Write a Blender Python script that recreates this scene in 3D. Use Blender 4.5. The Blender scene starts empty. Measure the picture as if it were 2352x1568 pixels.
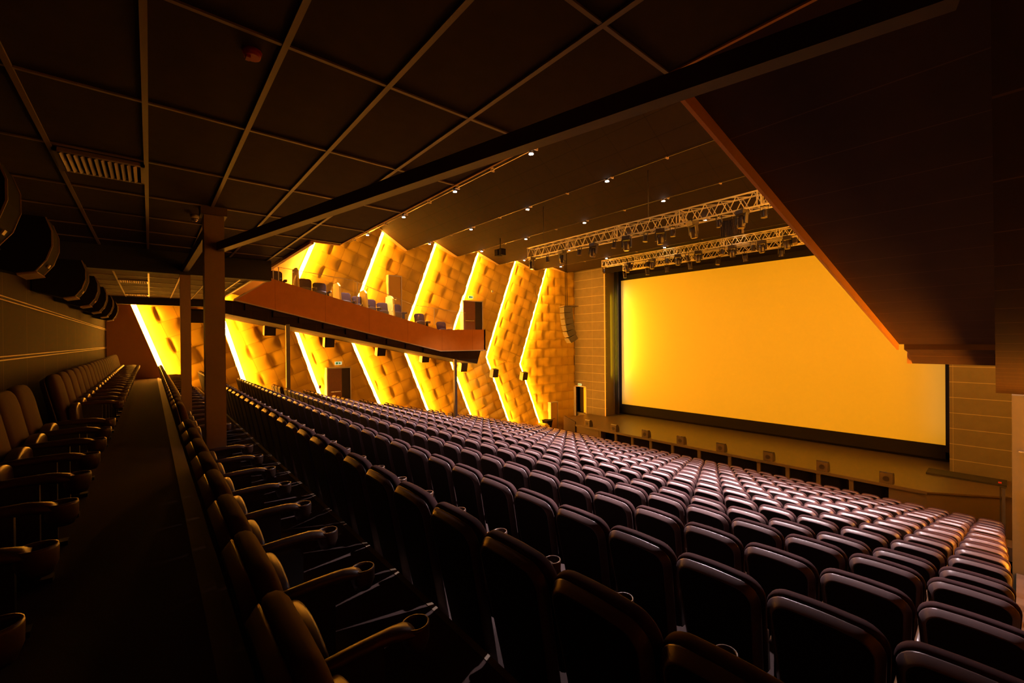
import bpy, math, random
from mathutils import Matrix, Vector
random.seed(7)
C = bpy.context.scene.collection
scene = bpy.context.scene
PI = math.pi

# ---------------------------------------------------------------- camera (eye at the world origin; +y looks to the stage, -x to the far side wall)
YAW, PITCH, ROLL, FOC = 0.868037997, -0.00397136559, -0.00932905646, 981.799229
cam = bpy.data.cameras.new('camera'); camo = bpy.data.objects.new('camera', cam); C.objects.link(camo)
cy, sy = math.cos(YAW), math.sin(YAW)
fw = Vector((-sy * math.cos(PITCH), cy * math.cos(PITCH), math.sin(PITCH)))
rt = Vector((cy, sy, 0)); up = rt.cross(fw)
cr, sr = math.cos(ROLL), math.sin(ROLL)
rt, up = rt * cr + up * sr, rt * (-sr) + up * cr
camo.matrix_world = Matrix(((rt.x, up.x, -fw.x, 0), (rt.y, up.y, -fw.y, 0), (rt.z, up.z, -fw.z, 0), (0, 0, 0, 1)))
cam.sensor_width = 36; cam.lens = FOC * 36 / 2352; cam.clip_start = 0.02; cam.clip_end = 200
scene.camera = camo

# ---------------------------------------------------------------- world, exposure
w = bpy.data.worlds.new('world'); scene.world = w; w.use_nodes = True
w.node_tree.nodes['Background'].inputs[0].default_value = (0.6, 0.35, 0.15, 1)
w.node_tree.nodes['Background'].inputs[1].default_value = 0.0
scene.view_settings.view_transform = 'Standard'; scene.view_settings.look = 'None'
scene.view_settings.gamma = 1; scene.view_settings.use_curve_mapping = False
scene.view_settings.exposure = 0.12
scene.cycles.max_bounces = 6; scene.cycles.diffuse_bounces = 4; scene.cycles.glossy_bounces = 3
scene.cycles.transparent_max_bounces = 6
scene.cycles.sample_clamp_indirect = 4.0; scene.cycles.caustics_reflective = False; scene.cycles.caustics_refractive = False
scene.cycles.use_denoising = True

LED_COL = (1.0, 0.37, 0.03); LED_STR = 85.0
SPOT_W = 2700.0; SPOT_COL = (1.0, 0.79, 0.81)
XL, XR = -22.6, 2.1            # side walls
SLOTS = [7.75, 11.04, 14.39, 17.64, 20.93, 24.2]
XN = -1.5
LAMPX = [-19.7, -15.95, -12.15, -8.4, -4.65, -0.9]

def spot(name, loc, power, size=1.55, blend=0.8, rad=0.06, col=SPOT_COL, rot=(0, 0, 0)):
    l = bpy.data.lights.new(name, 'SPOT'); l.energy = power; l.spot_size = size; l.spot_blend = blend
    l.shadow_soft_size = rad; l.color = col
    o = bpy.data.objects.new(name, l); C.objects.link(o); o.location = loc; o.rotation_euler = rot
    return o
def area(name, loc, rot, sx, sy_, power, col):
    l = bpy.data.lights.new(name, 'AREA'); l.shape = 'RECTANGLE'; l.size = sx; l.size_y = sy_; l.energy = power; l.color = col
    o = bpy.data.objects.new(name, l); C.objects.link(o); o.location = loc; o.rotation_euler = rot
    return o
for yv in SLOTS[:5]:
    for lx in LAMPX:
        spot('downlight_beam', (lx, yv + 0.10, 4.93), SPOT_W * (0.35 if lx < -19 else 1.0) * (1.9 if yv < 8 else 1.0), size=(1.25 if lx < -19 else (1.62 if lx > -15 and yv < 8 else 1.22 if yv > 8 else 0.95)), blend=0.45 if yv < 8 else 0.8, rot=(math.radians(-5.5 if yv < 8 else 0), 0, 0))
# added unseen area lights: pale edges and a yellower left third on the screen
area('screen_wash_left', (-18.75, 26.2, -0.3), (math.radians(90), 0, math.radians(10)), 0.12, 8.4, 22, (1.0, 0.80, 0.62))
area('screen_fill_left', (-19.2, 25.7, 0.2), (math.radians(90), 0, math.radians(-48)), 0.2, 6.0, 240, (1.0, 0.75, 0.02))
area('screen_wash_right', (-2.2, 26.0, -0.3), (math.radians(90), 0, math.radians(-10)), 0.12, 8.4, 10, (1.0, 0.72, 0.5))

# ---------------------------------------------------------------- materials
def mat(name, col, rough=0.6, metal=0.0, spec=0.5, emis=None, estr=0.0, noise=0.0, nscale=40.0, bump=0.0, bscale=200.0, sheen=0.0, coat=0.0):
    m = bpy.data.materials.new(name); m.use_nodes = True
    nt = m.node_tree; b = nt.nodes['Principled BSDF']
    b.inputs['Base Color'].default_value = (*col, 1); b.inputs['Roughness'].default_value = rough
    b.inputs['Metallic'].default_value = metal; b.inputs['Specular IOR Level'].default_value = spec
    b.inputs['Sheen Weight'].default_value = sheen; b.inputs['Coat Weight'].default_value = coat
    if emis: b.inputs['Emission Color'].default_value = (*emis, 1); b.inputs['Emission Strength'].default_value = estr
    tc = nt.nodes.new('ShaderNodeTexCoord')
    if noise:
        n = nt.nodes.new('ShaderNodeTexNoise'); n.inputs['Scale'].default_value = nscale; n.inputs['Detail'].default_value = 4
        nt.links.new(tc.outputs['Object'], n.inputs['Vector'])
        r = nt.nodes.new('ShaderNodeMapRange'); r.inputs[3].default_value = 1 - noise; r.inputs[4].default_value = 1 + noise
        nt.links.new(n.outputs['Fac'], r.inputs[0])
        mx = nt.nodes.new('ShaderNodeVectorMath'); mx.operation = 'SCALE'; mx.inputs[0].default_value = col
        nt.links.new(r.outputs[0], mx.inputs['Scale']); nt.links.new(mx.outputs[0], b.inputs['Base Color'])
    if bump:
        n = nt.nodes.new('ShaderNodeTexNoise'); n.inputs['Scale'].default_value = bscale; n.inputs['Detail'].default_value = 3
        nt.links.new(tc.outputs['Object'], n.inputs['Vector'])
        bp = nt.nodes.new('ShaderNodeBump'); bp.inputs['Strength'].default_value = bump; bp.inputs['Distance'].default_value = 0.01
        nt.links.new(n.outputs['Fac'], bp.inputs['Height']); nt.links.new(bp.outputs[0], b.inputs['Normal'])
    return m

def linemat(name, col, line, rough, axes, pitch, width, off=(0, 0), metal=0.0, noise=0.15, spec=0.15):
    """panels with thin joints of another colour; axes e.g. 'XZ': lines of constant X every pitch[0], of constant Z every pitch[1]"""
    m = mat(name, col, rough, metal, spec); nt = m.node_tree; b = nt.nodes['Principled BSDF']
    tc = nt.nodes.new('ShaderNodeTexCoord'); sp = nt.nodes.new('ShaderNodeSeparateXYZ'); nt.links.new(tc.outputs['Object'], sp.inputs[0])
    outs = []
    for a, p, wd, of in zip(axes, pitch, width, off):
        if not p: continue
        ad = nt.nodes.new('ShaderNodeMath'); ad.operation = 'ADD'; ad.inputs[1].default_value = 1000 * p + of
        nt.links.new(sp.outputs[a], ad.inputs[0])
        md = nt.nodes.new('ShaderNodeMath'); md.operation = 'MODULO'; md.inputs[1].default_value = p
        nt.links.new(ad.outputs[0], md.inputs[0])
        lt = nt.nodes.new('ShaderNodeMath'); lt.operation = 'LESS_THAN'; lt.inputs[1].default_value = wd
        nt.links.new(md.outputs[0], lt.inputs[0]); outs.append(lt.outputs[0])
    f = outs[0]
    for o in outs[1:]:
        mxn = nt.nodes.new('ShaderNodeMath'); mxn.operation = 'MAXIMUM'
        nt.links.new(f, mxn.inputs[0]); nt.links.new(o, mxn.inputs[1]); f = mxn.outputs[0]
    n = nt.nodes.new('ShaderNodeTexNoise'); n.inputs['Scale'].default_value = 3; n.inputs['Detail'].default_value = 5
    nt.links.new(tc.outputs['Object'], n.inputs['Vector'])
    r = nt.nodes.new('ShaderNodeMapRange'); r.inputs[3].default_value = 1 - noise; r.inputs[4].default_value = 1 + noise
    nt.links.new(n.outputs['Fac'], r.inputs[0])
    mx = nt.nodes.new('ShaderNodeMix'); mx.data_type = 'RGBA'
    mx.inputs[6].default_value = (*col, 1); mx.inputs[7].default_value = (*line, 1)
    nt.links.new(f, mx.inputs[0])
    sc = nt.nodes.new('ShaderNodeVectorMath'); sc.operation = 'SCALE'
    nt.links.new(mx.outputs[2], sc.inputs[0]); nt.links.new(r.outputs[0], sc.inputs['Scale'])
    nt.links.new(sc.outputs[0], b.inputs['Base Color'])
    return m

def brickmat(name, col):
    m = mat(name, col, 0.55, 0, 0.3); nt = m.node_tree; b = nt.nodes['Principled BSDF']
    uv = nt.nodes.new('ShaderNodeUVMap'); uv.uv_map = 'UVMap'
    br = nt.nodes.new('ShaderNodeTexBrick'); br.inputs['Scale'].default_value = 1.0
    br.inputs['Brick Width'].default_value = 1.0; br.inputs['Row Height'].default_value = 0.6
    br.inputs['Mortar Size'].default_value = 0.006; br.inputs['Mortar Smooth'].default_value = 0.4
    br.inputs['Color1'].default_value = (*col, 1); br.inputs['Color2'].default_value = (col[0] * .86, col[1] * .82, col[2] * .8, 1)
    br.inputs['Mortar'].default_value = (col[0] * .6, col[1] * .5, col[2] * .5, 1)
    nt.links.new(uv.outputs[0], br.inputs['Vector']); nt.links.new(br.outputs['Color'], b.inputs['Base Color'])
    bp = nt.nodes.new('ShaderNodeBump'); bp.inputs['Strength'].default_value = 0.6; bp.inputs['Distance'].default_value = 0.03; bp.invert = True
    nt.links.new(br.outputs['Fac'], bp.inputs['Height']); nt.links.new(bp.outputs[0], b.inputs['Normal'])
    return m

M = {}
M['shell'] = mat('seat_shell_leather', (0.115, 0.072, 0.070), 0.33, spec=0.6, bump=0.08, bscale=350)
M['fabric'] = mat('seat_fabric', (0.052, 0.026, 0.026), 0.85, spec=0.06, noise=0.12, nscale=60)
M['arm'] = mat('arm_leather', (0.07, 0.037, 0.026), 0.36, spec=0.5)
M['backpanel'] = mat('seat_back_panel', (0.012, 0.008, 0.008), 0.7, spec=0.15)
M['plastic'] = mat('black_plastic', (0.02, 0.018, 0.018), 0.4)
M['steel'] = mat('dark_steel', (0.05, 0.042, 0.04), 0.45, metal=0.3)
M['carpet'] = mat('aisle_carpet', (0.06, 0.038, 0.034), 0.95, spec=0.1, noise=0.35, nscale=90, bump=0.3, bscale=300)
M['tier'] = mat('tier_carpet', (0.028, 0.019, 0.018), 0.95, spec=0.1, noise=0.35, nscale=90)
M['stepwood'] = mat('step_carpet', (0.075, 0.045, 0.025), 0.9, spec=0.1, noise=0.25, nscale=60)
M['pad'] = brickmat('padded_leather', (0.74, 0.51, 0.05))
M['orange'] = linemat('orange_board', (0.50, 0.18, 0.022), (0.26, 0.09, 0.015), 0.7, 'YZ', (1.9, 0), (0.012, 0.01))
M['orangeplain'] = mat('orange_trim', (0.95, 0.42, 0.05), 0.55)
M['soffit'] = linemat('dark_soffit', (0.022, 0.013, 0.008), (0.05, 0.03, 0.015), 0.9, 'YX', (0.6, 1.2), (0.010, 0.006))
M['darkpanel'] = linemat('dark_wall_panel', (0.016, 0.007, 0.005), (0.07, 0.036, 0.018), 0.85, 'XX', (1.22, 0), (0.02, 0))
M['ceil'] = mat('ceiling_tile', (0.05, 0.030, 0.02), 0.9, spec=0.15, noise=0.2, nscale=8)
M['tbar'] = mat('ceiling_grid_metal', (0.25, 0.17, 0.09), 0.5)
M['hiceil'] = linemat('acoustic_ceiling_board', (0.024, 0.016, 0.010), (0.008, 0.006, 0.004), 0.8, 'XY', (1.25, 0.55), (0.012, 0.012))
M['boardedge'] = mat('board_edge', (0.5, 0.36, 0.2), 0.6)
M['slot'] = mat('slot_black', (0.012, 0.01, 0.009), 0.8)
M['rail'] = mat('lamp_rail', (0.20, 0.16, 0.15), 0.3, metal=0.8)
M['beam'] = mat('beam_paint', (0.10, 0.065, 0.035), 0.55)
M['column'] = mat('column_paint', (0.26, 0.17, 0.09), 0.6, noise=0.08, nscale=20)
M['grey'] = linemat('grey_wall_panel', (0.12, 0.105, 0.08), (0.32, 0.27, 0.19), 0.5, 'XZ', (1.7, 0.635), (0.008, 0.02))
M['stagefloor'] = mat('stage_boards', (0.07, 0.048, 0.03), 0.4, noise=0.12, nscale=3, spec=0.5)
M['stagefront'] = mat('stage_front_board', (0.085, 0.06, 0.038), 0.6)
M['black'] = mat('black_cloth', (0.012, 0.010, 0.010), 0.95, spec=0.1)
M['drape'] = mat('dark_drape', (0.03, 0.02, 0.015), 0.9)
M['screen'] = mat('screen_fabric', (0.42, 0.34, 0.16), 0.95, spec=0.0, emis=(1.0, 0.41, 0.0), estr=0.34)
M['led'] = mat('led_strip', (1, 1, 1), 0.5, emis=LED_COL, estr=LED_STR)
M['lampglow'] = mat('lamp_lens', (1, 1, 1), 0.5, emis=(1.0, 0.85, 0.75), estr=60)
M['truss'] = mat('truss_aluminium', (0.85, 0.74, 0.42), 0.35, metal=0.2)
M['fixture'] = mat('lamp_housing', (0.035, 0.025, 0.018), 0.35)
M['glasslens'] = mat('front_lens', (0.30, 0.2, 0.12), 0.1, metal=0.6)
M['grille'] = mat('speaker_grille', (0.025, 0.018, 0.013), 0.55, bump=0.6, bscale=500)
M['cab'] = mat('speaker_cabinet', (0.012, 0.010, 0.009), 0.9, spec=0.05)
M['cabedge'] = mat('speaker_edge', (0.30, 0.19, 0.08), 0.5)
M['doorwood'] = mat('door_wood', (0.20, 0.075, 0.03), 0.5, noise=0.15, nscale=12)
M['doordark'] = mat('door_dark', (0.02, 0.014, 0.012), 0.7)
M['frame'] = mat('pale_frame', (0.62, 0.55, 0.40), 0.5)
M['sign'] = mat('exit_sign_face', (0.5, 0.6, 0.4), 0.5, emis=(0.8, 0.95, 0.6), estr=0.5)
M['signgreen'] = mat('exit_sign_green', (0.02, 0.25, 0.07), 0.5, emis=(0.02, 0.5, 0.1), estr=0.2)
M['padplain'] = mat('door_padding', (0.60, 0.36, 0.045), 0.6)
M['brownboard'] = mat('brown_board', (0.30, 0.15, 0.06), 0.7)
M['white'] = mat('white_cloth', (0.8, 0.77, 0.7), 0.7)
M['yellow'] = mat('yellow_board', (0.85, 0.62, 0.08), 0.6)
M['red'] = mat('red_plastic', (0.5, 0.02, 0.02), 0.5)
M['green'] = mat('glowing_green_plastic', (0.2, 0.7, 0.05), 0.5, emis=(0.2, 1.0, 0.1), estr=0.3)  # faint emission brightens the bottle colour; the bottle is no lamp
M['blue'] = mat('window_blue', (0.02, 0.06, 0.2), 0.2, emis=(0.01, 0.05, 0.22), estr=0.35)
M['metal'] = mat('bright_metal', (0.7, 0.66, 0.6), 0.25, metal=0.9)
M['glass'] = mat('balustrade_glass', (1, 1, 1), 0.02, spec=0.5)
g = M['glass'].node_tree.nodes['Principled BSDF']; g.inputs['Alpha'].default_value = 0.05
g.inputs['Base Color'].default_value = (0.9, 0.8, 0.55, 1)
M['seatpurple'] = mat('balcony_seat_fabric', (0.16, 0.10, 0.13), 0.6)

# ---------------------------------------------------------------- mesh helpers
class MB:
    def __init__(s): s.v = []; s.f = []; s.sm = []
    def add(s, vs, fs, smooth=False):
        n = len(s.v); s.v += [tuple(v) for v in vs]
        for f in fs: s.f.append(tuple(i + n for i in f)); s.sm.append(smooth)
        return s
    def box(s, x0, x1, y0, y1, z0, z1, Mx=None):
        vs = [(x, y, z) for z in (z0, z1) for y in (y0, y1) for x in (x0, x1)]
        if Mx is not None: vs = [tuple(Mx @ Vector(v)) for v in vs]
        return s.add(vs, [(0, 2, 3, 1), (4, 5, 7, 6), (0, 1, 5, 4), (2, 6, 7, 3), (0, 4, 6, 2), (1, 3, 7, 5)])
    def prismx(s, poly, x0, x1):           # poly in (y, z)
        n = len(poly); vs = [(x0, y, z) for y, z in poly] + [(x1, y, z) for y, z in poly]
        fs = [tuple(range(n)), tuple(range(2 * n - 1, n - 1, -1))] + [(i, i + n, (i + 1) % n + n, (i + 1) % n) for i in range(n)]
        return s.add(vs, fs)
    def prismz(s, poly, z0, z1):           # poly in (x, y)
        n = len(poly); vs = [(x, y, z0) for x, y in poly] + [(x, y, z1) for x, y in poly]
        fs = [tuple(range(n - 1, -1, -1)), tuple(range(n, 2 * n))] + [(i, (i + 1) % n, (i + 1) % n + n, i + n) for i in range(n)]
        return s.add(vs, fs)
    def prismy(s, poly, y0, y1):           # poly in (x, z)
        n = len(poly); vs = [(x, y0, z) for x, z in poly] + [(x, y1, z) for x, z in poly]
        fs = [tuple(range(n)), tuple(range(2 * n - 1, n - 1, -1))] + [(i, i + n, (i + 1) % n + n, (i + 1) % n) for i in range(n)]
        return s.add(vs, fs)
    def tube(s, a, b, r, n=8, r2=None, cap=True):
        a, b = Vector(a), Vector(b); d = (b - a).normalized()
        u = d.orthogonal().normalized(); v = d.cross(u); r2 = r if r2 is None else r2
        vs = [tuple(a + (u * math.cos(t) + v * math.sin(t)) * r) for t in [2 * PI * i / n for i in range(n)]]
        vs += [tuple(b + (u * math.cos(t) + v * math.sin(t)) * r2) for t in [2 * PI * i / n for i in range(n)]]
        fs = [(i, (i + 1) % n, (i + 1) % n + n, i + n) for i in range(n)]
        s.add(vs, fs, True)
        if cap: s.add(vs, [tuple(range(n - 1, -1, -1)), tuple(range(n, 2 * n))])
        return s
    def path(s, pts, r, n=6):
        for a, b in zip(pts[:-1], pts[1:]): s.tube(a, b, r, n)
        return s
    def beam(s, a, b, wd, h):              # rectangular bar between two points, width in the horizontal
        a, b = Vector(a), Vector(b); d = (b - a).normalized(); side = d.cross(Vector((0, 0, 1)))
        side = (Vector((1, 0, 0)) if side.length < 1e-4 else side).normalized() * wd / 2; u = side.cross(d).normalized() * h / 2
        vs = [p + q for p in (a, b) for q in (-side - u, side - u, side + u, -side + u)]
        return s.add(vs, [(0, 3, 2, 1), (4, 5, 6, 7), (0, 1, 5, 4), (1, 2, 6, 5), (2, 3, 7, 6), (3, 0, 4, 7)])
    def loft(s, rings, smooth=True, capa=True, capb=True):
        n = len(rings[0]); vs = [v for r in rings for v in r]; fs = []
        for k in range(len(rings) - 1):
            for i in range(n): fs.append((k * n + i, k * n + (i + 1) % n, (k + 1) * n + (i + 1) % n, (k + 1) * n + i))
        s.add(vs, fs, smooth)
        if capa: s.add(rings[0], [tuple(range(n - 1, -1, -1))], smooth)
        if capb: s.add(rings[-1], [tuple(range(n))], smooth)
        return s
    def mesh(s, name, m):
        me = bpy.data.meshes.new(name); me.from_pydata(s.v, [], s.f); me.materials.append(M[m] if isinstance(m, str) else m)
        me.polygons.foreach_set('use_smooth', s.sm); me.update()
        return me
    def build(s, name, m, parent=None, fix=True):
        me = s.mesh(name, m)
        if fix:
            import bmesh
            bm = bmesh.new(); bm.from_mesh(me); bmesh.ops.remove_doubles(bm, verts=bm.verts, dist=1e-5)
            bmesh.ops.recalc_face_normals(bm, faces=bm.faces); bm.to_mesh(me); bm.free()
        o = bpy.data.objects.new(name, me); C.objects.link(o)
        if parent: o.parent = parent
        return o

def tag(o, label=None, cat=None, group=None, kind=None):
    if label: o['label'] = label
    if cat: o['category'] = cat
    if group: o['group'] = group
    if kind: o['kind'] = kind
    return o
def struct(o, label=None): return tag(o, label, None, None, 'structure')
def thing(name, label, cat, loc=(0, 0, 0), rz=0, group=None):
    o = bpy.data.objects.new(name, None); C.objects.link(o); o.location = loc; o.rotation_euler = (0, 0, rz)
    o.empty_display_size = 0.1
    return tag(o, label, cat, group)
KIDS = {}
def copy_tree(o, kids, parent=None):
    c = o.copy(); C.objects.link(c); c.parent = parent
    for ch, gr in kids:
        copy_tree(ch, gr, c)
    return c
def tree(o): return [(ch, tree(ch)) for ch in ALLKIDS.get(o.name, [])]
ALLKIDS = {}
def index_kids(root_objs):
    for o in root_objs:
        if o.parent: ALLKIDS.setdefault(o.parent.name, []).append(o)
ORD = ['', 'first', 'second', 'third', 'fourth', 'fifth', 'sixth', 'seventh', 'eighth', 'ninth', 'tenth', 'eleventh', 'twelfth', 'thirteenth',
       'fourteenth', 'fifteenth', 'sixteenth', 'seventeenth', 'eighteenth', 'nineteenth', 'twentieth']
TENS = {2: 'twenty', 3: 'thirty', 4: 'forty'}
def ordn(n):
    if n <= 20: return ORD[n]
    return {30: 'thirtieth', 40: 'fortieth'}.get(n) or TENS[n // 10] + '-' + ORD[n % 10]

# ---------------------------------------------------------------- seating geometry numbers
P = 0.58
ROWY = [1.443 + 1.313 * k for k in range(15)]
ROWTOP = [-1.105, -1.483, -1.845, -2.19, -2.565, -2.884, -3.207, -3.53, -3.856, -4.17, -4.454, -4.777, -5.11, -5.42, -5.72]
ROWX0 = [-.31, -.39, -.45, -.53, -.565, -.59, -.617, -.647, -.67, -.70, -.725, -.745, -.76, -.78, -.81]   # left top corner of the right-hand end seat
SEATH = 1.02
FLO = [t - SEATH for t in ROWTOP]
AISLE = -1.40; UPPER = -1.86

# ---------------------------------------------------------------- floor, tiers, aisles
m = MB()
m.box(XL, XR, -1.3, 0.2, AISLE - 0.5, AISLE)
struct(m.build('floor', 'carpet'))
m = MB(); m.box(XL, XR, 0.2, 0.275, UPPER - 0.5, AISLE + 0.02); m.box(XL, XR, 0.275, 0.325, UPPER - 0.5, AISLE - 0.02); struct(m.build('trim_1', mat('kerb_trim', (0.10, 0.05, 0.035), 0.7, spec=0.1)))
m = MB(); m.box(XL, XR, 0.275, 1.50, UPPER - 0.6, UPPER); struct(m.build('floor', 'carpet'))
m = MB()
m.box(XL, XR, 1.47, 1.51, UPPER - 0.3, UPPER + 0.004)
struct(m.build('trim_2', mat('step_nosing', (0.20, 0.14, 0.09), 0.5)))
m = MB()
edges = [1.51] + [y - 0.10 for y in ROWY[1:]] + [ROWY[-1] + 1.0]
for k in range(15): m.box(-21.35, -0.02 - 0.012 * ROWY[k], edges[k], edges[k + 1], FLO[k] - 0.8, FLO[k])
struct(m.build('floor', 'tier'))
m = MB(); m.box(XL, XR, edges[-1], 21.6, -7.2, FLO[-1] - 0.02); struct(m.build('floor', 'stagefront'))
def steps(xa, xb, name):
    m = MB()
    for k in range(15):
        d = (edges[k + 1] - edges[k]) / 2
        zn = FLO[k + 1] if k < 14 else FLO[k]
        m.box(xa, xb, edges[k], edges[k] + d, FLO[k] - 0.8, FLO[k]); m.box(xa, xb, edges[k] + d, edges[k + 1], zn - 0.8, (FLO[k] + zn) / 2)
    struct(m.build(name, 'stepwood'))
steps(-0.02, XR, 'floor'); steps(XL, -21.35, 'floor')

# ---------------------------------------------------------------- back wall
m = MB(); m.box(XL - 0.3, XR + 0.3, -1.45, -1.25, -2.2, 0.97); m.box(XL - 0.3, -11.3, -1.45, -1.25, 0.97, 1.8); m.box(-9.25, XR + 0.3, -1.45, -1.25, 0.97, 1.8)
m.box(-11.3, -9.25, -1.45, -1.25, 1.45, 1.8)
struct(m.build('wall_back', 'darkpanel'))
for i, z in enumerate((0.49, 0.53, -0.14, -0.18)):
    m = MB(); m.box(XL, XR, -1.25, -1.235, z, z + 0.012); struct(m.build('trim_%d' % (3 + i), 'boardedge'))
wn = MB(); wn.box(-11.36, -9.19, -1.27, -1.2, 0.93, 0.975); wn.box(-11.36, -9.19, -1.27, -1.22, 1.42, 1.46); wn.box(-11.36, -11.3, -1.27, -1.22, 0.93, 1.46); wn.box(-9.25, -9.19, -1.27, -1.22, 0.93, 1.46)
wo = wn.build('window_1', 'cabedge'); struct(wo, 'projection booth window in the back wall with an orange sill')
wp = MB(); wp.box(-11.3, -9.25, -1.36, -1.35, 0.97, 1.45); wp.build('window_pane', 'blue', wo)

# ---------------------------------------------------------------- side walls with padded panels and light strips
#  strip: (yk, zk, slope above, slope below): y = yk + s * (z - zk)
STR = [(-0.80, 2.2, .385, -.325), (1.95, 2.3, .385, -.28), (4.82, 1.75, .40, -.33), (7.63, .60, .375, -.42), (10.6, -.07, .39, -.406),
       (13.55, -.64, .385, -.413), (16.5, -1.10, .395, -.415), (19.4, -1.67, .385, -.42)]
def sy_(k, z):
    yk, zk, a, b = STR[k]
    return yk + (a if z > zk else b) * (z - zk)
def zfloor(y):
    if y < 1: return AISLE - 0.1
    return -1.9 - (y - 1) * 0.27
BW, BH = 1.22, 0.66
def hsh(a, b, c=0):
    v = math.sin(a * 127.1 + b * 311.7 + c * 74.7) * 43758.5453
    return v - math.floor(v)
def cushion(u, v, sd):
    r = math.floor(v / BH); fv = v / BH - r
    uu = u / BW + 0.5 * (r % 2); c = math.floor(uu); fu = uu - c
    e = min(fu * BW, (1 - fu) * BW, fv * BH, (1 - fv) * BH)
    pil = 1 - math.exp(-e * 9)
    t = hsh(c, r, sd)
    tilt = (fu - 0.5) * (0.11 if t > 0.6 else 0.03) + (fv - .5) * 0.03 * (hsh(c, r, sd + 3) - .5)
    return 0.075 * pil + tilt * (1 if e > 0.02 else 0.4)
def panel(side, k, part, name='wall_panel'):
    """padded surface between strip k and k+1 (k = 7: to the stage corner); part 'up', 'low' or 'all'"""
    x0 = XL if side < 0 else XR
    verts = []; faces = []; uvs = []
    N = 44
    zk0 = STR[k][1]; zk1 = STR[k + 1][1] if k < 7 else None
    ztop = 6.6 if k > 1 else 2.3
    rows = []
    def seg(za0, zb0, za1, zb1, n):
        for j in range(n + 1):
            t = j / n; rows.append((za0 + (zb0 - za0) * t, za1 + (zb1 - za1) * t))
    if k == 7:
        zb = -7.1
        seg(zb, zk0, zb, zk0, 60) if part != 'up' else None
        if part == 'all': rows.pop()
        seg(zk0, ztop, zk0, ztop, 90) if part != 'low' else None
    elif part == 'low':
        zb0 = zfloor(sy_(k, zfloor(STR[k][0] + 1.5))) - 0.2; zb1 = zfloor(sy_(k + 1, zfloor(STR[k + 1][0] + 1.5))) - 0.2
        seg(zb0, zk0, zb1, zk1, 62)
    else:
        seg(zk0, ztop, zk1, ztop, 90)
    ang = 0 if k == 7 else math.atan(-0.385) if part == 'up' else math.atan(0.38)
    ca, sa = math.cos(ang), math.sin(ang)
    for z0, z1 in rows:
        for i in range(N + 1):
            t = i / N; y0 = sy_(k, z0); y1 = sy_(k + 1, z1) if k < 7 else 25.1
            y = y0 + (y1 - y0) * t; z = z0 + (z1 - z0) * t
            u = y * ca + z * sa; v = -y * sa + z * ca
            h = cushion(u, v, k) if 0 < i else 0
            d = 0.42 * t + h
            verts.append((x0 + d * (1 if side < 0 else -1), y, z)); uvs.append((u + (BW / 2 if False else 0), v))
    R = len(rows)
    for j in range(R - 1):
        for i in range(N):
            a = j * (N + 1) + i; q = (a, a + 1, a + N + 2, a + N + 1)
            faces.append(q if side < 0 else q[::-1])
    # the stand-off edge that hides the gap beside the next strip
    for j in range(R - 1):
        a = j * (N + 1) + N; b = a + N + 1
        n0 = len(verts); va, vb = verts[a], verts[b]
        verts.append((x0, va[1], va[2])); verts.append((x0, vb[1], vb[2])); uvs += [uvs[a], uvs[b]]
        faces.append((a, n0, n0 + 1, b))
    me = bpy.data.meshes.new(name); me.from_pydata(verts, [], faces); me.materials.append(M['pad'])
    uvl = me.uv_layers.new(name='UVMap')
    # brick node offsets every other row by half a brick: same layout as cushion()
    for l in me.loops: uvl.data[l.index].uv = (uvs[l.vertex_index][0] / BW, uvs[l.vertex_index][1] / BH * 0.6)
    me.polygons.foreach_set('use_smooth', [True] * len(me.polygons)); me.update()
    o = bpy.data.objects.new(name, me); C.objects.link(o)
    return o
def strip(side, k):
    x0 = XL if side < 0 else XR; s = 1 if side < 0 else -1
    m = MB(); yk, zk = STR[k][:2]
    zt = 6.4 if k > 1 else 2.2
    zb = zfloor(sy_(k, zfloor(yk + 1.5))) - 0.1
    if k == 0: zt = 1.6
    if side > 0 and k > 4: zb = 0.4
    w_ = 0.16; xa, xb = x0 + 0.28 * s, x0 + 0.38 * s
    pts = [(sy_(k, zt), zt)] + ([(yk, zk)] if zt > zk > zb else []) + [(sy_(k, zb), zb)]
    for (ya, za), (yb, zb_) in zip(pts[:-1], pts[1:]):
        m.prismx([(ya + .02, za), (ya + .02 + w_, za), (yb + .02 + w_, zb_), (yb + .02, zb_)], min(xa, xb), max(xa, xb))
    return m.build('light_strip', 'led')
names8 = ['nearest the back wall', 'second from the back wall', 'third from the back wall', 'fourth from the back wall', 'fourth from the stage', 'third from the stage', 'second from the stage', 'nearest the stage']
m = MB(); m.box(XL - 0.3, XL, -1.4, 25.4, -7.5, 7.6); struct(m.build('wall_left', mat('brown_wall', (0.50, 0.27, 0.12), 0.7)))
m = MB(); m.prismx([(-1.3, -1.6), (sy_(0, -1.6) + .015, -1.6), (sy_(0, 1.7) + .015, 1.7), (-1.3, 1.7)], XL, XL + .44); struct(m.build('trim_36', 'brownboard'))  # raised board added to keep the first strip's glow off the plain wall
m = MB(); m.box(XR, XR + 0.3, -1.4, 25.4, -7.5, 7.6); struct(m.build('wall_right', mat('brown_wall_right', (0.50, 0.27, 0.12), 0.7)))
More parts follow.
